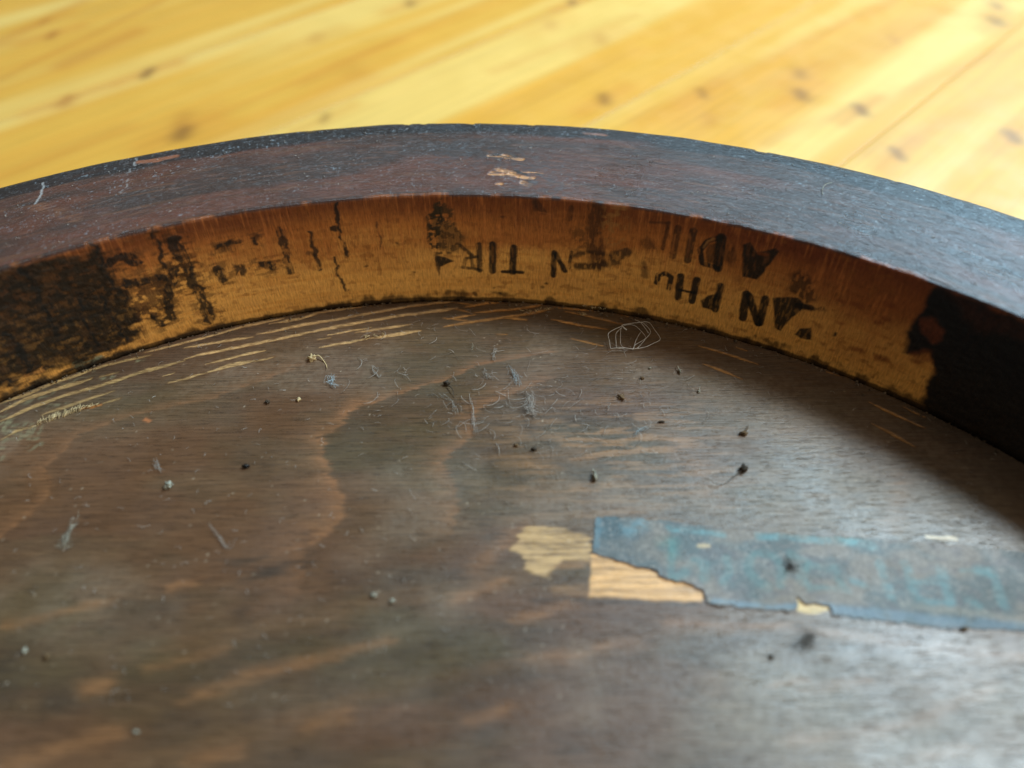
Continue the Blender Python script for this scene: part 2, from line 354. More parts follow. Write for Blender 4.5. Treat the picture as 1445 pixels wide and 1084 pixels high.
wfl(c7, [(275,620),(300,592),(360,588),(363,652),(310,645)]); wfl(c7, [(465,632),(478,608),(495,612),(488,632)])
wfl(c6, [(1115,378),(1152,368),(1186,420),(1280,398),(1302,412),(1192,557),(1108,545)]); wst(c6, [(1195,425),(1235,430)], 14, lin(108,56,26), .8)
wst(c6, [(1005,345),(985,500)], 38); wst(c6, [(1000,345),(932,362),(898,410),(908,475),(985,500)], 22, tex=tl); wfl(c6, [(990,370),(940,380),(925,420),(930,470),(985,480)], lin(40,28,18), .7)
wst(c6, [(965,350),(935,362),(915,395)], 8, lin(150,106,60), .6); wst(c6, [(1050,400),(1050,460)], 40, lin(44,28,18), .6, .8, 1., ero)
wst(c6, [(862,308),(832,460)], 29, INK, .8, tex=tl); wst(c6, [(785,295),(755,440)], 27, lin(46,28,18), .75, tex=tl); wst(c6, [(770,330),(750,430)], 8, lin(150,92,46), .5); wst(c6, [(848,340),(830,440)], 8, lin(120,70,36), .5)
wst(c6, [(735,270),(705,400)], 16, lin(50,28,16), .7, tex=tl); wst(c6, [(640,266),(738,270)], 12, lin(56,32,18), .6); wst(c6, [(625,370),(650,400)], 46, lin(50,30,18), .6, .7, 1., ero)
wst(c6, [(60,165),(100,215)], 26, lin(46,28,18), .6, tex=tl); wst(c6, [(240,190),(230,250)], 22, lin(46,28,18), .6, tex=tl); wst(c6, [(75,215),(150,230)], 6, lin(140,84,44), .7); wst(c6, [(155,215),(110,300)], 7, lin(132,78,40), .7)
wst(c6, [(610,480),(615,540)], 26, INK, .6, .5, 1., ero); wst(c5, [(1255,240),(1260,310)], 8, lin(150,92,48), .6); wst(c5, [(1300,245),(1315,320)], 8, lin(150,92,48), .6); wst(c5, [(1350,160),(1358,200)], 22, lin(50,32,22), .6)
wfl(c7, [(260,310),(330,290),(380,370),(385,450),(330,470),(290,420),(240,390)], lin(40,26,16), .75, .6, 1.2, ero); wst(c7, [(290,480),(360,490),(420,490)], 20, lin(36,24,16), .7, .4, 1., ero)
for x, y, r in [(590,700,26),(720,745,30),(700,560,20),(740,540,22),(510,560,14),(590,470,24),(510,450,20),(760,470,26),(470,700,10),(420,670,10)]: wst(c7, [(x-r*.8,y-r*.2),(x+r*.8,y+r*.25)], r*.9, lin(110,56,26), .7, .5, 1.)
for x, y, r in [(1395,600,14),(1410,578,16),(1145,600,8),(1050,632,22),(1180,630,14),(490,490,12),(650,375,8),(1190,240,12),(740,520,10)]: wst(c5, [(x-2,y),(x+2,y)], r, lin(44,26,14), .8, .3, 1.)
# black stain at the right end
W_.warp(1.3, .3); BLK = lin(9,17,22)
wfl(c7, [(975,380),(1200,455),(1700,660),(1700,1560),(1445,1430),(1060,1160),(958,1010),(925,905),(950,850),(985,790),(965,735),(830,712),(860,640),(900,540)], BLK, .98, .7, 1., .97+.03*soak)
wfl(c7, [(930,540),(990,545),(1030,595),(1020,640),(965,652),(920,610)], lin(92,46,28), .85, .7, 1.); wfl(c7, [(850,700),(970,705),(980,770),(900,780)], lin(110,58,32), .6, .8, 1.)
wfl(c7, [(1010,395),(1445,565),(1700,670),(1700,760),(1445,650),(1200,600),(1130,500)], lin(50,28,24), .75, 1.4, 1., .5+.5*ero)
# greenish crust low on the left
W_.warp(1.2, .5); wfl(cA, [(560,85),(640,50),(800,10),(840,30),(700,90),(600,130)], lin(120,128,104), .8, .4, 1., .4+.6*crust); wfl(cA, [(0,300),(300,190),(500,120),(560,150),(300,250),(0,345)], lin(70,66,48), .6, .7, 1., crust)
wfl(cA, [(265,130),(330,100),(350,130),(290,160)], lin(176,122,62), .8, .4, 1.); wfl(cA, [(190,170),(250,140),(255,180),(200,200)], lin(150,100,50), .7, .5, 1.)
W_.mix(al, sm(-28.6, -30.2, Y+(n2-.5)*4.5+(n1-.5)*3)*.75*sm(.35, .6, fbm(X*.3, Y*.3, 7, 3)), lin(38,28,16)); W_.mix(al, sm(-30.0, -30.5, Y+(n2-.5)*.8)*.8, lin(26,18,12)); W_.mix(al, sm(-30.9, -31.5, Y), lin(20,14,10))  # dirt and gap shade painted dark along the joint
dark = 1-np.clip(W_.col.mean(1)/.1, 0, 1)
wh = (n1-.5)*.25+(nh-.5)*.10-dark*crust*.10
# worn arris
ar = sm(-.9, -.25, Y)
e1 = fbm(X*.22, Y*0+3, 5, 4); W_.mix(al, sm(-.36, -.12, Y)*sm(.5, .64, e1)*sm(.35, .6, fbm(X*.9, Y, 4, 2))*.6, lin(140,80,40)); W_.mix(al, ar*(1-sm(.46, .6, e1))*.9, lin(46,30,26))
colr[rows] = W_.col.reshape(len(rows), NT, 3); disp_r[rows] = wh.reshape(len(rows), NT)

# -- top and outside paint
rowt = np.nonzero(np.isin(kind, ['t', 'o']))[0]
Xt, Yt = at_[rowt].ravel(), (plen[rowt]-plen[np.nonzero(kind == 't')[0][0]]+ri+1.1)[:, None].repeat(NT, 1).ravel()
T_ = Canvas(Xt, Yt, lin(58,44,40)); al = np.arange(len(Xt))
g = fbm(Xt*.03, Yt*.9, 1, 4); g2 = fbm(Xt*.03+9, Yt*.14, 4, 4); g3 = fbm(Xt*.25, Yt*2.6, 6, 3); g4 = fbm(Xt*1.1, Yt*1.6, 7, 3)
T_.mix(al, sm(.36, .66, g2)*.75, lin(98,56,42)); T_.mix(al, sm(.5, .75, g)*.5, lin(48,38,36)); T_.mix(al, sm(.55, .8, g3)*.45, lin(112,76,58))
ob = sm(ro-10.5, ro-8.2, Yt+(fbm(Xt*.05, Yt*.3, 9, 3)-.5)*6)
T_.mix(al, ob*.9, lin(22,25,29)); T_.mix(al, sm(.60, .78, g4)*.10, lin(140,140,145)); T_.mix(al, sm(.66, .8, g)*.35*(1-ob), lin(128,84,56))
spk = np.maximum(vn(Xt*2.6, Yt*2.2, 3), vn(Xt*1.7+5, Yt*3.1, 8)*.98); zone = .35+.65*sm(.42, .62, fbm(Xt*.045, Yt*.16, 2, 3))+.5*ob
T_.mix(al, np.clip(sm(.86, .97, spk)*zone*.5, 0, .8), lin(150,164,174)); T_.mix(al, sm(.80, .95, vn(Xt*.9, Yt*4.2, 12))*.4, lin(24,20,20))  # pale blue glints painted into the ring's colour, then dark flecks
T_.warp(.8, .35, .5, 1.6)
def tst(cr, pts, mm, col, a=.9, soft=.15, wk=.6, tex=None, h=0.): T_.stroke(M(on_rim, cr(pts)), mm, col, a, soft, wk, h=h, tex=tex)
ORG = lin(204,146,98)
for pts, mm in [([(385,330),(480,338)],1.6),([(500,322),(560,322)],1.3),([(530,345),(635,358)],2.2),([(410,472),(490,486)],2.0),([(475,445),(540,455),(600,490)],2.3),([(510,470),(600,495)],1.8),([(625,505),(740,508)],1.5),([(650,462),(800,468)],.9),([(450,555),(480,552)],1.6),([(660,545),(720,565)],2.0),([(1140,150),(1300,165)],1.4)]:
    tst(cP, pts, mm*.85, ORG if pts[0][0] < 1000 else lin(140,100,84), .9, .2, .9, .15+.85*sm(.32, .5, fbm(Xt*.5, Yt*2.2, 5, 3)), -.22)
for pts in [[(380,325),(500,330)],[(500,335),(600,340)],[(600,470),(680,490)],[(740,475),(770,482)],[(600,450),(640,470)]]: tst(cP, pts, .6, lin(16,18,20), .9, .15, 1.)
c1 = crop(0,0,2.89); c3 = crop(945,0,2.89)
tst(c1, [(565,660),(640,655),(720,638)], 1.3, lin(150,92,64), .8, .3, 1.); tst(c1, [(150,840),(250,870),(310,890)], 3., lin(120,80,56), .5, 1.2, 1., sm(.4,.6,g3))
for k in range(8):
    y = 640+k*21+random.uniform(-6, 6); x = 556-(y-640)*.42+random.uniform(-7, 7); tst(c1, [(x,y),(x+random.uniform(-10,10),y+random.uniform(4,15))], random.uniform(.2,.45), lin(170,170,170), random.uniform(.3,.75), .12, .8)
tst(c1, [(180,745),(172,780),(145,830)], .45, lin(170,170,170), .7, .12, .6)
sc = fbm(Xt*.02, Yt*.1, 11, 2)
for k in range(170):                                                 # small scuffs and nicks
    a = random.uniform(-145, 150); r = random.uniform(ri+1.2, ro-1); L = random.uniform(.3, 2.2); t = random.gauss(0, .7)
    T_.stroke(np.array([[a, r], [a+L*math.cos(t), r+L*math.sin(t)]]), random.uniform(.1, .22), lin(*[random.randint(110, 170)]*3), random.uniform(.15, .5), .1, .3)
tst(crop(0,0,1), [(645,215),(700,222),(760,240),(770,262)], 14, lin(58,60,64), .55, 6, 1., sm(.45,.6,g4))
inn = 1-sm(ri+.9, ri+2.0, Yt); T_.mix(al, inn*sm(.55, .72, fbm(Xt*.2, Yt*.9, 13, 3))*.22, lin(130,84,54))
colr[rowt] = T_.col.reshape(len(rowt), NT, 3)
zt = (T_.h+(fbm(Xt*.05, Yt*.2, 3, 3)-.5)*.3+(g3-.5)*.10).reshape(len(rowt), NT); zt[-7:] = 0; disp_z[rowt] = zt
chip = sm(.70, .78, fbm(aw*.35, PZ*.3, 2, 3))
erow = kind == 'e'; disp_z[erow] += (-(fbm(aw*.25, aw*0, 8, 4)-.4)*.8)[erow]*np.linspace(0, 1, erow.sum())[:, None]*.6
orow = kind == 'o'; disp_r[orow] += ((fbm(at_*.07, PZ*.12, 6, 4)-.5)*.7-sm(.66, .78, fbm(at_*.22, PZ*.2, 14, 3))*.5)[orow]
und = (kind == 'x') & (np.arange(NP_) > NP_-6); colr[und] = lin(40,28,22)
r_ = PR+disp_r; z_ = PZ+disp_z
V = np.stack([r_*np.cos(TH), r_*np.sin(TH), z_], -1).reshape(-1, 3)/1000+OFF
F = grid_faces(NP_, NT, True); k = np.arange(NT); F = np.vstack([F, np.stack([(NP_-1)*NT+k, (NP_-1)*NT+(k+1) % NT, (k+1) % NT, k], 1)])[:, ::-1]
suv = np.stack([phi*R_IN, np.repeat(plen[:, None], NT, 1)/1000, np.zeros_like(phi)], -1).reshape(-1, 3)
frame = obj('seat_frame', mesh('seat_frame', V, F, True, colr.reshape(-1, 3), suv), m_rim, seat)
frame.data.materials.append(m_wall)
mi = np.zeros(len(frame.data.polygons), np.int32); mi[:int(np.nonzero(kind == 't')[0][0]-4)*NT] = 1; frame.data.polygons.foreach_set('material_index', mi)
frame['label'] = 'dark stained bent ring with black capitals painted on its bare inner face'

# ------------------------------------------------------------------ the seat: plywood panel
RP = ri-.35
xs = np.concatenate([np.linspace(-RP, -112, 14)[:-1], np.linspace(-112, 134, 930), np.linspace(134, RP, 10)[1:]])
xs[0] += .01; xs[-1] -= .01
yt = np.sqrt(np.maximum(RP**2-xs**2, .05)); t1 = np.linspace(0, 1, 430)
ym = .2*yt
Yd = ym[None]+(yt-ym)[None]*t1[:, None]; Yl = -yt[None]+(yt+ym)[None]*np.linspace(0, 1, 22)[:-1, None]
Yp = np.vstack([Yl, Yd]); Xp = np.repeat(xs[None], len(Yp), 0); nr, nc = Yp.shape
X, Y = Xp.ravel(), Yp.ravel()
P_ = Canvas(X, Y, lin(80,64,46)); al = np.arange(len(X))
q1 = fbm(X*.012, Y*.05, 1, 4); q2 = fbm(X*.06+3, Y*.6, 4, 4); q3 = fbm(X*.2, Y*2.2, 6, 3); q4 = fbm(X*.05, Y*.05, 9, 4); q5 = fbm(X*1.2, Y*1.2, 11, 3)
diag = fbm((X-.55*Y)*.016+4, (Y+.0*X-.22*X)*.16, 5, 4)
P_.mix(al, sm(.38, .68, q1)*.40, lin(112,86,66)); P_.mix(al, sm(.42, .75, q2)*.28, lin(74,58,47)); P_.mix(al, sm(.45, .75, q3)*.22, lin(116,93,75))
P_.mix(al, sm(.56, .66, diag)*.22*sm(118, 96, Y), lin(118,88,60)); P_.mix(al, sm(.44, .34, diag)*.3*sm(125, 100, Y), lin(62,48,38))
hue_ = fbm(X*.03+11, Y*.07, 13, 4); P_.mix(al, sm(.5, .7, hue_)*.5, lin(96,66,46)); P_.mix(al, sm(.48, .3, hue_)*.5, lin(78,72,52))
pp = on_panel(880, 640); near_ = np.exp(-(((X-pp[0])/26)**2+((Y-pp[1])/15)**2)); P_.mix(al, near_*sm(.5, .66, fbm(X*.13, Y*1.1, 15, 3))*.7, lin(158,122,86))
teeth = (fbm(X*.05, Y*2.2, 12, 3)-.5)
P_.wx = (teeth*5.0+(fbm(X*.08, Y*.1, 2, 2)-.5)*2).astype(np.float32); P_.wy = ((fbm(X*.3, Y*.3, 3, 2)-.5)*.8).astype(np.float32)
FIG = lin(152,108,74)
tq = .55+.45*sm(.35, .6, q3)
e1 = cO([(850,140),(700,165),(560,190)])+cD([(1200,230),(1100,270),(950,310),(830,355),(700,395),(600,435),(500,460),(440,500),(400,580),(330,620),(260,650),(270,700),(250,790),(290,850),(310,930),(370,1000),(390,1084)])+cE([(1400,640),(1350,720),(1250,790),(1240,850)])
e2 = cO([(820,260),(700,300),(600,345),(540,390)])+cD([(1300,500),(1280,560),(1290,640),(1180,740),(1080,830),(1140,900),(1170,1000),(1180,1084)])+cO([(480,740),(470,800)])
e3 = cE([(1200,60),(1000,130),(870,180),(700,210),(500,260),(330,320),(250,390),(180,470),(220,540),(150,620),(60,700),(0,740)])
def band(pts, w, a, side, col=FIG, wk=.6): P_.band(M(on_panel, pts), w, col, a, side, tq, wk)
band(e1[:11], 1.3, .8, -1); band(e1[9:], 2.8, .75, -1); band(e2, 2.6, .6, -1); band(e3, 2.0, .45, -1)
P_.band(M(on_panel, e1), 5, lin(70,60,50), .16, 1, None, .6); P_.band(M(on_panel, e2), 6, lin(70,62,52), .16, 1, None, .6)
for cr, pts, w_, a in [(cF,[(0,500),(150,480),(350,430),(480,400)],1.6,.6),(cF,[(690,355),(740,330),(810,325)],1.3,.7),(cF,[(370,760),(430,740)],2.4,.7),(cF,[(600,680),(900,600)],1.6,.4),(cF,[(770,800),(1000,720),(1350,620)],2.2,.6),
        (cF,[(0,1084),(250,1000),(480,940)],2.4,.5),(cF,[(780,1060),(990,1020)],2,.5),(cF,[(1260,910),(1400,870)],2,.6),(cG,[(0,600),(200,560)],1.6,.5),(cG,[(480,390),(680,320)],2,.6),(cG,[(540,280),(640,190),(740,100)],2.6,.5),
        (cG,[(700,480),(850,440),(960,410)],1.6,.6),(cG,[(540,890),(670,840)],1.8,.6),(cG,[(750,640),(990,620)],1.6,.5),(cG,[(1050,590),(1210,570)],1.4,.5),(cH,[(400,740),(550,720)],1.2,.6),(cH,[(560,770),(800,720)],1.4,.6),
        (cH,[(500,980),(800,940),(1000,900),(1320,760)],2.,.5),(cH,[(1000,1040),(1200,1000)],1.4,.5),(cO,[(800,580),(1000,560)],5,.35),(cO,[(760,720),(980,690)],4,.35),(cH,[(0,490),(300,510),(560,510),(800,555),(1050,590),(1445,625)],1.6,.55),(cC,[(0,440),(120,620),(200,760)],6,.3),(cC,[(960,640),(940,760),(900,850)],3,.35)]:
    P_.glow(M(on_panel, cr(pts)), w_*.75, lin(150,108,72), a*.8, tq, 1.)
for cr, pts, w_, a in [(cM,[(660,390),(680,560),(740,650),(900,700)],1.6,.6),(cM,[(930,830),(1040,920),(1110,990)],1.8,.6),(cE,[(1240,740),(1250,850)],1.6,.8),(cE,[(1200,850),(1020,910)],1.8,.7),(cE,[(960,855),(1080,830)],1.2,.7),(cF,[(1010,420),(990,470)],2.6,.7),(cF,[(1060,300),(1220,250)],2,.6),(cF,[(0,670),(0,740)],6,.85),(cF,[(225,815),(300,815)],2.6,.7),(cF,[(480,430),(700,420)],2.6,.6),
        (cF,[(690,890),(780,880)],3,.5),(cF,[(100,505),(230,475)],1.4,.6),(cO,[(570,820),(610,870)],3.8,.75),(cO,[(480,640),(490,740)],2.4,.6),(cO,[(640,600),(700,640)],5,.5),(cO,[(1060,600),(1200,620)],4.4,.55),(cO,[(940,600),(1000,640)],2,.5),(cG,[(560,720),(760,700)],3.4,.6),(cG,[(400,760),(560,840)],3.6,.5),
        (cG,[(0,310),(300,300),(520,300)],3,.55),(cG,[(250,620),(380,600)],3.6,.4),(cG,[(930,1000),(1080,980)],3,.5),(cG,[(580,950),(640,970)],2.6,.5),(cO,[(1290,600),(1400,620)],3.4,.4),(cH,[(30,40),(130,60)],4,.5),(cH,[(80,770),(120,770)],2.2,.5),(cG,[(800,395),(1445,410)],.8,.6),(cE,[(990,440),(1060,470)],4.,.45)]:
    P_.glow(M(on_panel, cr(pts)), w_*.9, lin(48,42,36), a*.8, .3+.7*sm(.35, .6, q3), 1.)
# settled dust, thicker by the wall; grey sheen painted in towards the right
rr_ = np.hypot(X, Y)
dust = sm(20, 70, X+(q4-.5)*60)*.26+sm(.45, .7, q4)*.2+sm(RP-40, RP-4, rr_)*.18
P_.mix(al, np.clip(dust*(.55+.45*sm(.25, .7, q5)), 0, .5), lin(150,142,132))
# darker border towards the frame, mould at the left end
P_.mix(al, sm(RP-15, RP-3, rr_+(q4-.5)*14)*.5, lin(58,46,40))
P_.warp(1.4, .4)
for pts, a in [([(0,440),(0,700),(120,680),(250,760),(330,700),(300,560),(120,520)],.5),([(0,520),(0,640),(90,600),(100,540)],.85),([(330,430),(400,395),(520,380),(540,400),(420,450)],.6),([(780,180),(880,165),(890,190),(800,215)],.75),([(1085,35),(1130,30),(1135,55),(1090,60)],.9),([(0,720),(60,720),(40,800),(0,860)],.5),([(0,380),(0,470),(260,360),(520,250),(740,180),(500,230),(250,320)],.55),([(0,350),(300,250),(620,140),(820,85),(600,170),(300,290),(0,400)],.5)]:
    P_.fill(M(on_panel, cA(pts)), lin(128,132,112), a, .5, 1.2, tex=sm(.38, .62, q5))
# cut lines that bare the pale wood
P_.warp(.16, .5); PAL = lin(226,196,146); TAN = lin(220,172,108); DIM = lin(170,116,58)
brk = .35+.65*sm(.28, .46, fbm(X*.28, Y*.5, 14, 3))
brk2 = (.62+.38*sm(.26, .44, fbm(X*.3, Y*.6, 10, 3)))*(.72+.28*sm(.3, .6, fbm(X*1.6, Y*2., 2, 2)))
def cut(cr, pts, mm, col=PAL, a=.9, h=-.24):
    Q = M(on_panel, cr(pts)); sd_ = random.uniform(0, 90); i, d, sg = P_.dist(Q, 4, 1.)
    if not len(i): return
    x, y = P_.X[i], P_.Y[i]; e = np.minimum(np.hypot(x-Q[0, 0], y-Q[0, 1]), np.hypot(x-Q[-1, 0], y-Q[-1, 1]))
    wv = mm*.5*(.52+1.0*fbm(x*.22+sd_, y*.5, 6, 3))*(.25+.75*sm(0, 5, e+.6))
    P_.mix(i, (1-sm(wv*.8, wv+.55, d))*.5*brk[i], lin(116,86,56))
    fray = sm(.30, .55, fbm(x*.8+sd_, y*3., 9, 3))
    P_.mix(i, (1-sm(wv-.12, wv+.16, d))*a*brk2[i]*(.78+.22*fray), np.asarray(col)*random.uniform(.8, 1.05), h)
    P_.mix(i, np.where(sg > 0, np.exp(-((d-wv-.12)/.14)**2), 0)*.5*brk2[i], lin(40,30,22))
for pts, mm in [([(0,385),(220,310),(440,215),(600,165),(720,120),(830,85),(1000,45),(1180,5)],.85),([(0,450),(200,350),(480,260),(720,190)],1.0),([(0,525),(250,415),(500,320),(800,240),(1100,140),(1445,50)],1.0),([(330,470),(560,395),(720,340),(900,285)],.7),([(0,672),(130,600),(230,572)],.9),([(230,575),(300,550)],1.2),([(810,380),(940,345)],.9),([(780,178),(930,140)],.6),([(640,425),(790,395)],1.3)]:
    cut(cA, pts, mm, lin(190,166,120) if pts[0][0] != 640 else lin(204,140,80))
for pts, mm in [([(740,785),(1000,720),(1250,650),(1445,610)],.7),([(940,760),(1000,750),(1290,705)],.7),([(1310,690),(1445,670)],.7),([(940,818),(1000,800),(1200,760),(1445,710)],.8),([(1050,845),(1250,795),(1350,775)],.7),([(860,940),(960,915),(1060,885)],.6),([(1060,885),(1180,850),(1300,825)],1.2),([(1300,830),(1390,810)],.8),([(830,905),(890,888)],.5)]: cut(c4, pts, mm)
for pts, mm in [([(0,205),(160,180),(250,150),(400,125),(560,100),(620,92)],.8),([(0,245),(200,205),(330,185),(520,150),(700,120),(850,100),(980,85)],.75),([(0,292),(240,240),(500,190),(700,160),(850,140),(960,125)],.95),([(440,248),(600,225),(720,208)],.8),([(300,262),(420,240),(520,222)],.5),([(640,85),(760,78),(900,74)],.6),([(560,140),(700,118),(800,103)],.5),([(255,325),(400,300),(520,275)],.8),([(520,278),(650,258),(770,240)],1.2),([(245,285),(310,275)],.5)]: cut(cB, pts, mm)
for pts, mm in [([(930,95),(1050,110)],.7),([(1000,120),(1150,95),(1270,88)],.9),([(950,130),(1030,150)],.6),([(1040,150),(1250,130),(1330,120),(1445,100)],.7),([(890,175),(1010,190)],.7),([(905,180),(1050,160)],.7),([(890,220),(1000,200),(1180,175),(1350,150),(1445,130)],.8),([(1200,175),(1310,185)],1.1),([(1160,260),(1210,260)],.6)]: cut(cB, pts, mm, TAN)
for pts, mm in [([(140,760),(280,790),(420,810)],.6),([(210,720),(330,745),(500,785)],.6),([(420,715),(530,745)],.6),([(240,860),(400,895)],.6),([(890,895),(1040,940),(1190,990)],.7),([(910,985),(1000,1020),(1110,1065)],.75),([(1080,905),(1135,920)],.7),([(150,700),(400,720)],.5)]: cut(c6, pts, mm, TAN)
for pts, mm in [([(815,340),(920,390),(1040,445)],.6),([(825,425),(900,465),(1000,520)],.8),([(640,215),(690,232)],.6),([(955,360),(1040,400)],.7)]: cut(cC, pts, mm, TAN)
# where the paper label has torn away
P_.wx = ((fbm(X*.1, Y*1.3, 12, 2)-.5)*3).astype(np.float32); P_.wy = ((fbm(X*.6, Y*.6, 3, 2)-.5)*.5).astype(np.float32)
P_.fill(M(on_panel, cI([(215,205),(330,212),(460,225),(540,255),(645,285),(640,440),(440,440),(400,500),(330,560),(250,520),(190,490),(190,400),(100,370),(100,345),(150,320),(170,250)])), lin(196,166,122), .9, .4, .9, tex=.45+.55*sm(.32, .52, fbm(X*.12, Y*2.4, 7, 3)))
P_.fill(M(on_panel, cI([(400,455),(635,440),(630,690),(400,660),(330,560)])), lin(150,116,82), .55, .8, 1., tex=sm(.35, .6, q2))
P_.warp(.3, .6)
P_.fill(M(on_panel, cI([(650,395),(770,420),(960,470),(1100,530),(1330,590),(1415,640),(1402,722),(1000,702),(800,690),(635,690)])), lin(228,182,126), .95, .3, 1., tex=.6+.4*sm(.3, .55, fbm(X*.1, Y*1.8, 9, 3)))
P_.fill(M(on_panel, cJ([(1000,680),(1045,680),(1065,735),(1130,740),(1265,745),(1250,785),(1130,812),(995,792)])), lin(222,196,140), .95, .25, .7)
P_.fill(M(on_panel, cA([(1120,520),(1140,495),(1190,520),(1170,535)])), lin(178,118,80), .85, .3, .5); P_.stroke(M(on_panel, cH([(1050,140),(1165,148)])), .8, lin(225,215,195), .9, .2, 1.)
for k in range(600):                                                 # tiny specks of dust and dirt worked into the grain
    p = on_panel(random.uniform(0, 1445), random.uniform(440, 1000))
    if np.hypot(*p) > RP-.5: continue
    pale = random.random() < .55
    P_.stroke(np.vstack([p, p+np.array([random.uniform(-.25, .25)*(1 if pale else 5), random.uniform(-.2, .2)])]), random.uniform(.1, .22), lin(190,182,170) if pale else lin(44,34,28), random.uniform(.4, .9), .12, 0.)
P_.col *= np.where(P_.col.mean(1) > .22, .78, .80)[:, None]*np.array([1.12, .98, .81], np.float32)
hh = P_.h+(q4-.5)*.12+(q2-.5)*.02
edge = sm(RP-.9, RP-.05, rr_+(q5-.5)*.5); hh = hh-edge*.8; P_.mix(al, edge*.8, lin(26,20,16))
Zp = Z_PANEL*1000+hh
Vt = np.stack([X, Y, Zp], 1); n = len(Vt); F = grid_faces(nr, nc)
def rim_loop():
    b = np.arange(nc); r_ = np.arange(1, nr)*nc+nc-1; t = (nr-1)*nc+np.arange(nc-2, -1, -1); l = np.arange(nr-2, 0, -1)*nc
    return np.concatenate([b, r_, t, l])
lp = rim_loop(); nb = len(lp); Vb = Vt[lp].copy(); Vb[:, 2] = Z_PANEL*1000-6.5
k = np.arange(nb); Fs = np.stack([lp[k], n+k, n+(k+1) % nb, lp[(k+1) % nb]], 1)
V = np.vstack([Vt, Vb, [[0, 0, Z_PANEL*1000-6.5]]])/1000+OFF; cc = np.full(nb, n+nb)
Ft = np.stack([n+k, cc, cc, n+(k+1) % nb], 1)
fs = [*F.tolist(), *Fs.tolist(), *[[n+i, n+nb, n+(i+1) % nb] for i in range(nb)]]
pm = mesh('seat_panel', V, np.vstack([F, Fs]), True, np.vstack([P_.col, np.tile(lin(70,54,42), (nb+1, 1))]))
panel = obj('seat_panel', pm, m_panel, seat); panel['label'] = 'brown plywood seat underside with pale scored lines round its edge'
um = mesh('seat_panel_face', np.vstack([Vb, [[0, 0, Z_PANEL*1000-6.5]]])/1000+OFF-[0,0,.0002], [(i, nb, (i+1) % nb) for i in range(nb)][::-1], True, np.tile(lin(70,54,42), (nb+1, 1)))
obj('veneer', um, m_panel, seat)

# ------------------------------------------------------------------ the paper label
lab = cI([(680,140),(790,140),(1000,155),(1100,165)])+cJ([(400,140),(870,180),(1300,212)])+cK([(400,235),(700,255),(1080,290),(1445,335),(1900,400),(1890,960),(1445,945),(800,935),(400,885),(0,840)])+cJ([(1285,830),(1260,765),(1130,745),(1060,740),(1000,690),(1000,770),(940,800),(600,770),(285,740),(270,640)])+cI([(1320,615),(1200,580),(1100,545),(1090,510),(940,490),(850,460),(770,430),(655,400),(660,250)])
LP = M(on_panel, lab); lo, hi = LP.min(0)-1, LP.max(0)+1; stp = .22
gx, gy = np.arange(lo[0], hi[0], stp), np.arange(lo[1], hi[1], stp); GX, GY = np.meshgrid(gx, gy)
L_ = Canvas(GX.ravel(), GY.ravel(), lin(88,94,92)); L_.warp(.45, .8)
i, d = L_.inside(LP, 50, 1.); sd = np.full(GX.size, 9., np.float32); sd[i] = d
X, Y = GX.ravel(), GY.ravel(); al = np.arange(len(X)); l1 = fbm(X*.12, Y*.2, 2, 4); l2 = fbm(X*.5, Y*.9, 5, 4); l3 = fbm(X*1.4, Y*2., 8, 3)
L_.mix(al, sm(.38, .62, l1)*.85, lin(122,110,98)); L_.mix(al, sm(.45, .75, l2)*.5, lin(92,86,86)); L_.mix(al, sm(-1, -16, X-on_panel(1000,790)[0]+(l1-.5)*14)*.6, lin(58,78,84)); L_.mix(al, sm(.55, .75, l3)*.3, lin(160,150,140))
TEAL = lin(88,124,122); t3 = .35+.65*sm(.3, .52, l2)
L_.warp(.8, .35)
def ls(cr, pts, mm, col=TEAL, a=.8, soft=.35): L_.stroke(M(on_panel, cr(pts)), mm, col, a*.5, soft*1.5, .8, tex=t3)
for pts, mm in [([(20,260),(20,520)],1.5),([(60,540),(190,400),(290,430),(260,560)],1.6),([(440,380),(475,500),(400,560)],1.7),([(650,370),(620,460),(680,560),(760,590)],1.9),([(690,345),(790,340),(860,400),(890,480),(860,580)],1.7),([(960,350),(1060,420),(1030,560)],1.8),([(1060,450),(1300,450),(1330,590)],1.5),([(1090,625),(1360,625)],1.3),([(1060,480),(1080,590)],1.2)]: ls(cJ, pts, mm)
for pts, mm in [([(310,420),(400,680)],2.1),([(100,560),(190,600)],1.6),([(20,600),(60,640)],1.2),([(520,430),(600,680)],1.9),([(790,460),(860,720)],2.1),([(600,570),(780,560)],1.2),([(640,715),(860,725)],1.1),([(950,480),(1200,500)],1.2),([(1205,490),(1275,760)],2.0),([(1010,715),(1080,760)],1.5),([(1080,470),(1150,480)],1.6)]: ls(cK, pts, mm, lin(98,140,142))
ls(cJ, [(0,150),(420,190)], 1.3, lin(104,160,164), .75); ls(cJ, [(700,200),(900,212),(1445,262)], 1.5, lin(104,166,172), .75); ls(cK, [(0,225),(240,290)], 2, lin(110,164,166), .7)
ls(cJ, [(340,720),(600,745),(980,760)], 1.2, lin(96,140,160), .8); ls(cK, [(-200,780),(0,790),(400,830),(800,870),(1445,915),(1900,940)], 1.9, lin(98,120,132), 1.2)
ls(cI, [(900,230),(980,190)], 2.6, lin(110,160,172), .7, 1.); ls(cI, [(690,170),(680,330)], 1.4, lin(96,130,142), .7); ls(cI, [(1130,330),(1210,320),(1200,400)], 2.6, lin(62,120,112), .6, .8); ls(cK, [(500,740),(900,790),(1445,870)], 1.2, lin(176,164,144), .5); ls(cJ, [(220,290),(300,292)], .7, lin(200,176,130), .9, .15)
ls(cI, [(1380,345),(1440,350)], .7, lin(200,170,130), .9, .2)
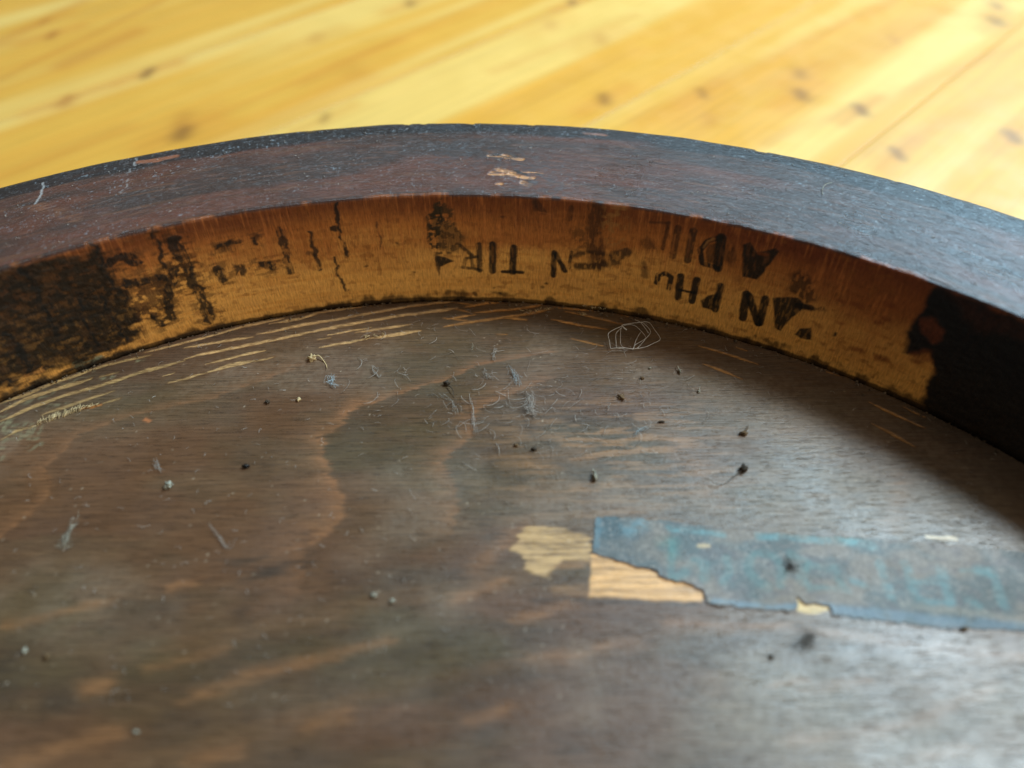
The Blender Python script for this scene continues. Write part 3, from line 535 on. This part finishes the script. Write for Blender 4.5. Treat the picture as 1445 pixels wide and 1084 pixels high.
keep = sd.reshape(GX.shape) < 0; qk = keep[:-1, :-1] & keep[1:, :-1] & keep[:-1, 1:] & keep[1:, 1:]
lift = .10+.08*(l1-.5)+.22*np.exp(sd/.8)*sm(.45, .6, fbm(X*.1, Y*.1, 3, 2))
F = grid_faces(*GX.shape)[qk.ravel()]
used = np.unique(F); remap = np.full(GX.size, -1); remap[used] = np.arange(len(used)); F = remap[F]
from collections import Counter
he = np.vstack([F[:, [0, 1]], F[:, [1, 2]], F[:, [2, 3]], F[:, [3, 0]]]); hs = set(map(tuple, he.tolist()))
bd = [e for e in hs if (e[1], e[0]) not in hs]
Vl = np.stack([X[used], Y[used], Z_PANEL*1000+lift[used]+.08], 1); nl = len(Vl); Vu = Vl.copy(); Vu[:, 2] -= .09
bv = sorted({a for e in bd for a in e}); bi = {a: k for k, a in enumerate(bv)}; nb_ = len(bv); o_ = 2*nl
F2 = np.vstack([F, F[:, ::-1]+nl, np.array([[o_+bi[b], o_+bi[a], o_+nb_+bi[a], o_+nb_+bi[b]] for a, b in bd])])
lm_ = mesh('paper_label', np.vstack([Vl, Vu, Vl[bv], Vu[bv]])/1000+OFF, F2, True, np.vstack([L_.col[used], L_.col[used], np.tile(lin(150,138,118), (2*nb_, 1))]))
lo_ = obj('paper_label', lm_, m_label, seat); lo_['label'] = 'torn blue grey paper strip with faded teal letters'

# ------------------------------------------------------------------ things lying on the panel
m_thread = plain('pale_thread', (.60,.58,.52), .4, .1, spec=.6); m_lint = plain('grey_lint', (.36,.35,.32), .9, .2); m_blint = plain('blue_lint', (.36,.44,.47), .9, .2)
m_dark = plain('dark_crumb', (.05,.038,.026), .85, .6); m_brown = plain('brown_crumb', (.12,.075,.035), .8, .5); m_pale = plain('pale_crumb', (.30,.29,.23), .9, .6); m_straw = plain('straw_fibre', (.50,.38,.20), .7, .3); m_bead = plain('black_bead', (.012,.012,.012), .25, .2)
m_grit = plain('brown_grit', (.11,.08,.05), .9, .7, 700); m_dust = plain('dust_lint', (.40,.37,.33), .95, .2)
def tube(pts, rad, n=5, taper=False):
    pts = np.asarray(pts, float); V = []; F = []
    for k, p in enumerate(pts):
        d = pts[min(k+1, len(pts)-1)]-pts[max(k-1, 0)]; d = d/(np.linalg.norm(d)+1e-12)
        a = np.cross(d, [0.3, 0.2, 1]); a = a/(np.linalg.norm(a)+1e-12); b = np.cross(d, a)
        r = rad*(1-.7*k/(len(pts)-1)) if taper else rad
        for j in range(n):
            t = 2*math.pi*j/n; V.append(p+r*(a*math.cos(t)+b*math.sin(t)))
    for k in range(len(pts)-1):
        for j in range(n): F.append((k*n+j, k*n+(j+1) % n, (k+1)*n+(j+1) % n, (k+1)*n+j))
    F.append(tuple(range(n))[::-1]); F.append(tuple((len(pts)-1)*n+j for j in range(n)))
    return V, F
def smooth_path(p, m=6):                                             # Catmull-Rom
    p = np.asarray(p, float); q = np.vstack([2*p[0]-p[1], p, 2*p[-1]-p[-2]]); out = []
    for i in range(1, len(q)-2):
        for t in np.linspace(0, 1, m, endpoint=False):
            a, b, c, d = q[i-1:i+3]; out.append(.5*(2*b+(c-a)*t+(2*a-5*b+4*c-d)*t*t+(3*b-a-3*c+d)*t**3))
    out.append(q[-2]); return np.array(out)
def merge(parts):
    V = []; F = []
    for v, f in parts:
        o = len(V); V += list(v); F += [tuple(i+o for i in ff) for ff in f]
    return V, F
import bmesh
def lump(rx, ry, rz, seed, rough=.5):
    bm = bmesh.new(); bmesh.ops.create_icosphere(bm, subdivisions=3, radius=1); r = random.Random(seed); o = [r.uniform(0, 90) for _ in range(3)]
    V = []
    for v in bm.verts:
        c = v.co; k = 1+rough*(math.sin(c.x*4+o[0])*math.sin(c.y*5+o[1])+.5*math.sin(c.z*9+o[2]+c.x*7)+.5*math.sin(c.y*11+o[0]))
        V.append(np.array([c.x*rx*k, c.y*ry*k, max(c.z, -.75)*rz*k+rz*.75]))
    F = [tuple(v.index for v in f.verts) for f in bm.faces]; bm.free(); return V, F
LIFT = .12
def path_local(cr, pts, origin, zs):
    q = M(on_panel, cr(pts)); return [np.array([a[0]-origin[0], a[1]-origin[1], z]) for a, z in zip(q, zs)]
def place(name, parts, mat, o2, label, cat, group=None, zoff=LIFT):
    V, F = merge(parts); ob = obj(name, mesh(name, np.array(V)/1000, F), mat, loc=(o2[0]/1000, o2[1]/1000, Z_PANEL+zoff/1000))
    return tag(ob, label, cat, group)
def fibres(cr, pts, n, spread, rad, seed, origin, curl=1., zmax=.8, length=None):
    r = random.Random(seed); q = M(on_panel, cr(pts)); L = np.concatenate([[0], np.cumsum(np.hypot(*np.diff(q, axis=0).T))]); parts = []
    for _ in range(n):
        s0 = r.uniform(0, L[-1]*.7); s1 = min(L[-1], s0+L[-1]*r.uniform(.25, .8)); path = []; jx = r.gauss(0, spread*1.2); jy = r.gauss(0, spread*1.2); ph = r.uniform(0, 6)
        for k in range(7):
            s = s0+(s1-s0)*k/6; x = np.interp(s, L, q[:, 0])-origin[0]; y = np.interp(s, L, q[:, 1])-origin[1]; dv = (k/6-.5)*2
            path.append([x+jx*(1+.6*dv)+curl*spread*math.sin(ph+k*1.1)*.8, y+jy*(1-.5*dv)+curl*spread*math.cos(ph*1.3+k*.9)*.8, .05+zmax*abs(math.sin(ph+k*.5))*r.uniform(.4, 1)])
        parts.append(tube(smooth_path(path, 3), rad*.42*r.uniform(.7, 1.3), 4))
    return parts
# the coiled thread
o2 = on_panel(*cL([(530,290)])[0]); TR = .065; parts = []
for pts, z in [([(415,175),(340,215),(275,260),(285,330),(300,395),(330,405),(430,408),(530,410),(650,385),(725,350),(795,310),(740,225),(680,140),(560,135),(480,150),(420,170)],.9),([(415,178),(385,210),(352,250),(356,320),(367,383),(440,392)],.5),([(418,180),(402,210),(396,245),(404,350),(440,382),(530,406)],.7),
               ([(545,120),(590,150),(640,205),(682,257)],1.2),([(600,140),(640,165),(706,240),(650,310),(600,370),(560,405)],.9),([(430,165),(490,160),(560,178),(650,262),(640,300),(590,340),(545,370),(530,405)],.6),([(605,225),(560,310),(528,402)],.4)]:
    q = path_local(cL, pts, o2, [z+.25*math.sin(k*1.3) for k in range(len(pts))]); out = [q[0]]
    q = [a+np.array([random.gauss(0, .06), random.gauss(0, .06), 0]) for a in q]; parts.append(tube(smooth_path(q, 5), TR*random.uniform(.75, 1.1), 5))
parts.append(tube(smooth_path(path_local(cL, [(412,168),(430,190),(462,207)], o2, [.9,.8,.6]), 4), .16, 6))
place('coiled_thread', parts, m_thread, o2, 'small coil of pale stiff thread lying in the shade below the wall', 'thread')
def lint(cr, pts, label, mat=None, n=16, spread=.5, rad=.05, seed=1, name='lint_tuft', cat='lint', zmax=.9, group=None):
    o2 = M(on_panel, cr(pts)).mean(0); place(name, fibres(cr, pts, n, spread, rad, seed, o2, zmax=zmax), mat or m_lint, o2, label, cat, group)
def crumb(cr, p, r, mat, label, cat='crumb', name='crumb', seed=1, asp=(1, .8, .7), tail=None, tmat=None, trad=.1, group=None):
    o2 = on_panel(*cr([p])[0]); r = r*.8; parts = [lump(r*asp[0], r*asp[1], r*asp[2], seed)]
    if tail: parts.append(tube(smooth_path(path_local(cr, tail, o2, [r*.5+.5*math.sin(k*2.2) if k else r*.6 for k in range(len(tail))]), 5), trad, 5, True))
    place(name, parts, mat, o2, label, cat, group)
crumb(cD, (200,135), 1.0, m_straw, 'straw coloured husk with a curled tail beside the pale scored lines', 'husk', 'husk', 3, (1,.9,.9), [(205,130),(245,125),(285,160),(300,205)], trad=.22)
lint(cD, [(290,310),(325,255),(345,270),(310,310),(370,330)], 'knotted tuft of light blue lint beside the curled husk', m_blint, 18, .35, .06, 4)
lint(cD, [(650,200),(605,190),(615,225),(655,260),(665,250)], 'hooked pale fibre with a forked end', m_lint, 7, .12, .07, 5, 'fibre', 'fibre')
crumb(cD, (105,410), .55, m_straw, 'small straw coloured flake below the blue lint', 'flake', 'flake', 6, (.8,1.2,.6))
crumb(cD, (1110,303), .75, m_dark, 'dark crumb with a grey fibre trailing from it', 'crumb', 'crumb', 7, (1.1,.8,.8), [(1120,320),(1150,350),(1158,395)], trad=.14)
lint(cD, [(1000,375),(1090,395),(1150,430),(1170,510)], 'thin branching grey fibre below the trailing crumb', m_lint, 10, .25, .045, 8, 'fibre', 'fibre')
lint(cD, [(1045,165),(1080,125),(1150,105),(1225,155)], 'thin dark arched hair near the scored edge', m_dark, 3, .06, .04, 9, 'hair', 'hair')
lint(cD, [(1285,35),(1290,55),(1275,85)], 'tiny white forked fibre near the scored edge', m_pale, 6, .15, .05, 10, 'fibre', 'fibre')
lint(cM, [(490,60),(465,105),(460,155)], 'upright sliver of grey blue fluff', m_lint, 12, .16, .05, 11)
lint(cM, [(560,160),(590,220),(610,255),(640,315)], 'slanting twist of grey blue fluff in the middle of the panel', m_blint, 20, .32, .05, 12)
lint(cM, [(390,205),(420,250),(470,275)], 'loose wisp of grey fluff left of the slanting twist', m_lint, 12, .35, .045, 13)
lint(cM, [(700,370),(715,430),(712,490),(750,530)], 'thick soft grey fluff curving down the panel', m_dust, 46, .6, .05, 14, zmax=1.3)
lint(cM, [(300,370),(325,470),(330,560),(345,650)], 'long straight strand of grey dust', m_lint, 14, .16, .05, 15, 'dust_strand', 'dust')
crumb(cM, (738,747), .6, m_dark, 'black crumb with a short curved whisker', 'crumb', 'crumb', 16, (1,.9,.8), [(740,735),(765,722),(800,725)], trad=.1)
crumb(cM, (618,720), .42, m_brown, 'tiny brown crumb beside the whiskered black crumb', 'crumb', 'crumb', 17, (1.3,.7,.7))
crumb(cM, (1152,935), .75, m_pale, 'upright pale crumb on a dark smudge above the label', 'crumb', 'crumb', 18, (.6,1.3,1.2), [(1152,920),(1140,895),(1148,880)], trad=.12)
lint(cM, [(1410,690),(1450,620),(1520,600)], 'blue grey wisp of lint above the torn label', m_blint, 12, .2, .05, 19)
crumb(cN, (955,642), .75, m_brown, 'brown crumb with an upright straw splinter', 'crumb', 'crumb', 20, (1.3,.7,.7), [(965,640),(985,605),(975,590)], trad=.16)
crumb(cN, (958,882), .9, m_dark, 'large blackish crumb with a long curved hair', 'crumb', 'crumb', 21, (1,1.1,.9), [(940,900),(880,950),(830,978),(770,990),(700,955)], trad=.10)
crumb(cN, (525,222), .5, m_pale, 'pale standing splinter at the edge of the shade', 'splinter', 'splinter', 22, (.5,1.3,1), [(525,220),(510,195),(508,175)], trad=.12)
crumb(cN, (323,197), .34, m_pale, 'bright white grain just below the coiled thread', 'grain', 'grain', 23)
crumb(cN, (268,264), .5, m_brown, 'small round brown crumb below the coiled thread', 'crumb', 'crumb', 24)
crumb(cN, (125,393), .8, m_brown, 'flat brown crumb with fuzzy edges below the coiled thread', 'crumb', 'crumb', 25, (1,1,.5))
crumb(cN, (655,355), .42, m_pale, 'white flake with fine bristles', 'flake', 'flake', 26, (.9,.9,.5), [(655,355),(660,335),(668,325)], trad=.07)
crumb(cN, (400,560), .5, m_dark, 'slim dark chip on the dusty part of the panel', 'chip', 'chip', 27, (1.5,.5,.5))
crumb(cE, (690,541), .8, m_pale, 'largest round white crumb on the brown panel', 'crumb', 'crumb', 28, (1,.95,.9))
lint(cE, [(610,430),(640,450),(655,485)], 'faint pale wisp beside the large white crumb', m_lint, 10, .3, .05, 29)
lint(cE, [(325,660),(305,695),(275,745),(262,800)], 'drawn out white wisp of lint', m_pale, 26, .35, .05, 30)
crumb(cE, (1003,462), .6, m_bead, 'shiny black bead on a grey smudge', 'bead', 'bead', 31, (1.3,.8,.8))
crumb(cE, (1092,198), .6, m_dark, 'dark rounded crumb below the scored lines', 'crumb', 'crumb', 32)
crumb(cE, (1220,186), .45, m_straw, 'tiny tan crumb beside the curled husk', 'crumb', 'crumb', 33)
crumb(cF, (105,607), .55, m_pale, 'pale oval crumb near the black blot', 'crumb', 'crumb', 34, (.7,1,.7))
crumb(cF, (193,632), .55, m_brown, 'brown and white crumb near the black blot', 'crumb', 'crumb', 35)
crumb(cF, (555,940), .5, m_pale, 'pale slanting sliver low on the panel', 'sliver', 'sliver', 36, (1.2,.5,.5))
lint(cF, [(842,75),(885,130),(935,200),(960,155)], 'thin pale thread bent into a V', m_lint, 6, .1, .045, 37, 'fibre', 'fibre')
crumb(cG, (138,381), .6, m_pale, 'pale speck left of another pale speck', 'speck', 'speck', 38); crumb(cG, (212,406), .5, m_pale, 'pale speck touching a reddish stain', 'speck', 'speck', 39)
lint(cH, [(490,545),(545,560),(580,550),(545,600),(530,620)], 'dark fuzzy tuft below the label', m_dark, 34, .6, .05, 40)
crumb(cH, (412,632), .5, m_dark, 'small dark crumb beside the fuzzy tuft', 'crumb', 'crumb', 41)
lint(cH, [(465,235),(490,265),(500,285)], 'dark fuzzy tuft caught on the label', m_dark, 30, .5, .05, 42, zmax=1.2)
crumb(cH, (1200,520), .6, m_brown, 'brown crumb at the lower edge of the label', 'crumb', 'crumb', 43, (1.4,.6,.6))
# raised wood fibres along one of the scored lines: too fine to count
parts = []; r = random.Random(5); o2 = on_panel(*cA([(480,480)])[0])
for _ in range(60):
    t = r.random(); a, b = M(on_panel, cA([(310,540),(640,430)])); p = a+(b-a)*t+[r.gauss(0, .15), r.gauss(0, .25)]
    parts.append(tube([[p[0]-o2[0], p[1]-o2[1]-.5, 0], [p[0]-o2[0]+r.uniform(-.3, .3), p[1]-o2[1]+.1, r.uniform(.3, .7)], [p[0]-o2[0]+r.uniform(-.5, .5), p[1]-o2[1]+r.uniform(.4, 1.), r.uniform(.1, .9)]], .06, 4))
for seg in (cA([(640,430),(790,395)]), cB([(480,280),(600,262)]), cB([(1270,150),(1440,130)]), c6([(300,690),(420,720)]), c6([(280,735),(310,740)]), c6([(560,720),(600,735)])):
    for _ in range(16):
        t = r.random(); a, b = M(on_panel, seg); p = a+(b-a)*t+[r.gauss(0, .2), r.gauss(0, .25)]
        parts.append(tube([[p[0]-o2[0], p[1]-o2[1], 0], [p[0]-o2[0]+r.uniform(-.6, .6), p[1]-o2[1]+r.uniform(-.3, .4), r.uniform(.2, .6)], [p[0]-o2[0]+r.uniform(-.9, .9), p[1]-o2[1]+r.uniform(-.3, .6), r.uniform(.1, .5)]], .055, 4))
V, F = merge(parts); sp_ = obj('wood_fibres', mesh('wood_fibres', np.array(V)/1000, F), m_straw, loc=(o2[0]/1000, o2[1]/1000, Z_PANEL)); sp_['kind'] = 'stuff'
tag(sp_, 'fine raised wood splinters standing along the pale scored lines', 'splinters')
# loose dust: short fibres and grains over the panel and on the frame
parts = []; r = random.Random(11); o2 = np.array([0., 100.])
for _ in range(800):
    u, v = r.uniform(0, 1445), 440+560*r.random()**1.6
    p = on_panel(u, v)
    if np.hypot(*p) > RP-1.5: continue
    L = r.uniform(.3, 1.6); a = r.uniform(0, 6.3); c_ = r.uniform(-1.4, 1.4); z = .25
    pa = [[p[0]-o2[0]+L*t*math.cos(a+c_*t), p[1]-o2[1]+L*t*math.sin(a+c_*t), z+.25*math.sin(3.1*t)] for t in (0, .33, .66, 1)]
    parts.append(tube(pa, r.uniform(.018, .04), 3))
for _ in range(170):                                                 # longer fluff gathered in the middle
    p = on_panel(r.gauss(730, 110), r.gauss(560, 55))
    if np.hypot(*p) > RP-1.5: continue
    L = r.uniform(1.2, 4.5); a = r.gauss(-1.2, .9); c_ = r.uniform(-1.8, 1.8)
    parts.append(tube([[p[0]-o2[0]+L*t*math.cos(a+c_*t), p[1]-o2[1]+L*t*math.sin(a+c_*t), .2+.5*math.sin(3.1*t)] for t in (0, .2, .4, .6, .8, 1)], r.uniform(.02, .045), 3))
for _ in range(420):
    p = on_rim(r.uniform(0, 1445), r.uniform(180, 440))
    if not ri+2 < p[1] < ro-6: continue
    ph = p[0]/180; x, y = p[1]*math.sin(ph), p[1]*math.cos(ph); L = r.uniform(.15, .9); a = r.uniform(0, 6.3)
    parts.append(tube([[x-o2[0], y-o2[1], -Z_PANEL*1000+.12], [x-o2[0]+L*.5*math.cos(a), y-o2[1]+L*.5*math.sin(a), -Z_PANEL*1000+.3], [x-o2[0]+L*math.cos(a+.6), y-o2[1]+L*math.sin(a+.6), -Z_PANEL*1000+.15]], r.uniform(.03, .07), 3))
V, F = merge(parts); du = obj('dust', mesh('dust', np.array(V)/1000, F), m_dust, loc=(o2[0]/1000, o2[1]/1000, Z_PANEL)); du['kind'] = 'stuff'
tag(du, 'fine pale dust and short fibres scattered over the seat', 'dust')
# a single curled white hair on the frame
q = [hit(*p, 0)*1000 for p in c3([(623,800),(622,775),(635,760),(660,750)])]; o3 = q[0]
hp = tube(smooth_path([np.array([a[0]-o3[0], a[1]-o3[1], .1+.3*(k == 2)]) for k, a in enumerate(q)], 5), .07, 5)
tag(obj('hair', mesh('hair', np.array(hp[0])/1000, hp[1]), m_pale, loc=(o3[0]/1000, o3[1]/1000, .0002)), 'short curved white hair on the dark frame', 'hair')

# grit packed into the corner between panel and frame
parts = []; r = random.Random(23); o2 = np.array([0., 100.])
for _ in range(420):
    ph = math.radians(r.uniform(-46, 50)); rad = RP-abs(r.gauss(0, 1.3))-.35; k = r.uniform(.08, .3)*(1 if r.random() < .9 else 1.8)
    bmv = [np.array([x*k*r.uniform(.6, 1.4), y*k*r.uniform(.6, 1.4), z*k*.8+k*.3]) for x, y, z in ((1,0,0),(-1,0,0),(0,1,0),(0,-1,0),(0,0,1),(0,0,-.6))]
    parts.append(([p+np.array([rad*math.sin(ph)-o2[0], rad*math.cos(ph)-o2[1], .05-.5*max(0, 1-(RP-rad)/.9)]) for p in bmv], [(0,2,4),(2,1,4),(1,3,4),(3,0,4),(2,0,5),(1,2,5),(3,1,5),(0,3,5)]))
V, F = merge(parts); gr_ = obj('grit', mesh('grit', np.array(V)/1000, F, False), m_grit, loc=(o2[0]/1000, o2[1]/1000, Z_PANEL)); gr_['kind'] = 'stuff'
tag(gr_, 'fine brown grit lying along the joint under the wall', 'grit')
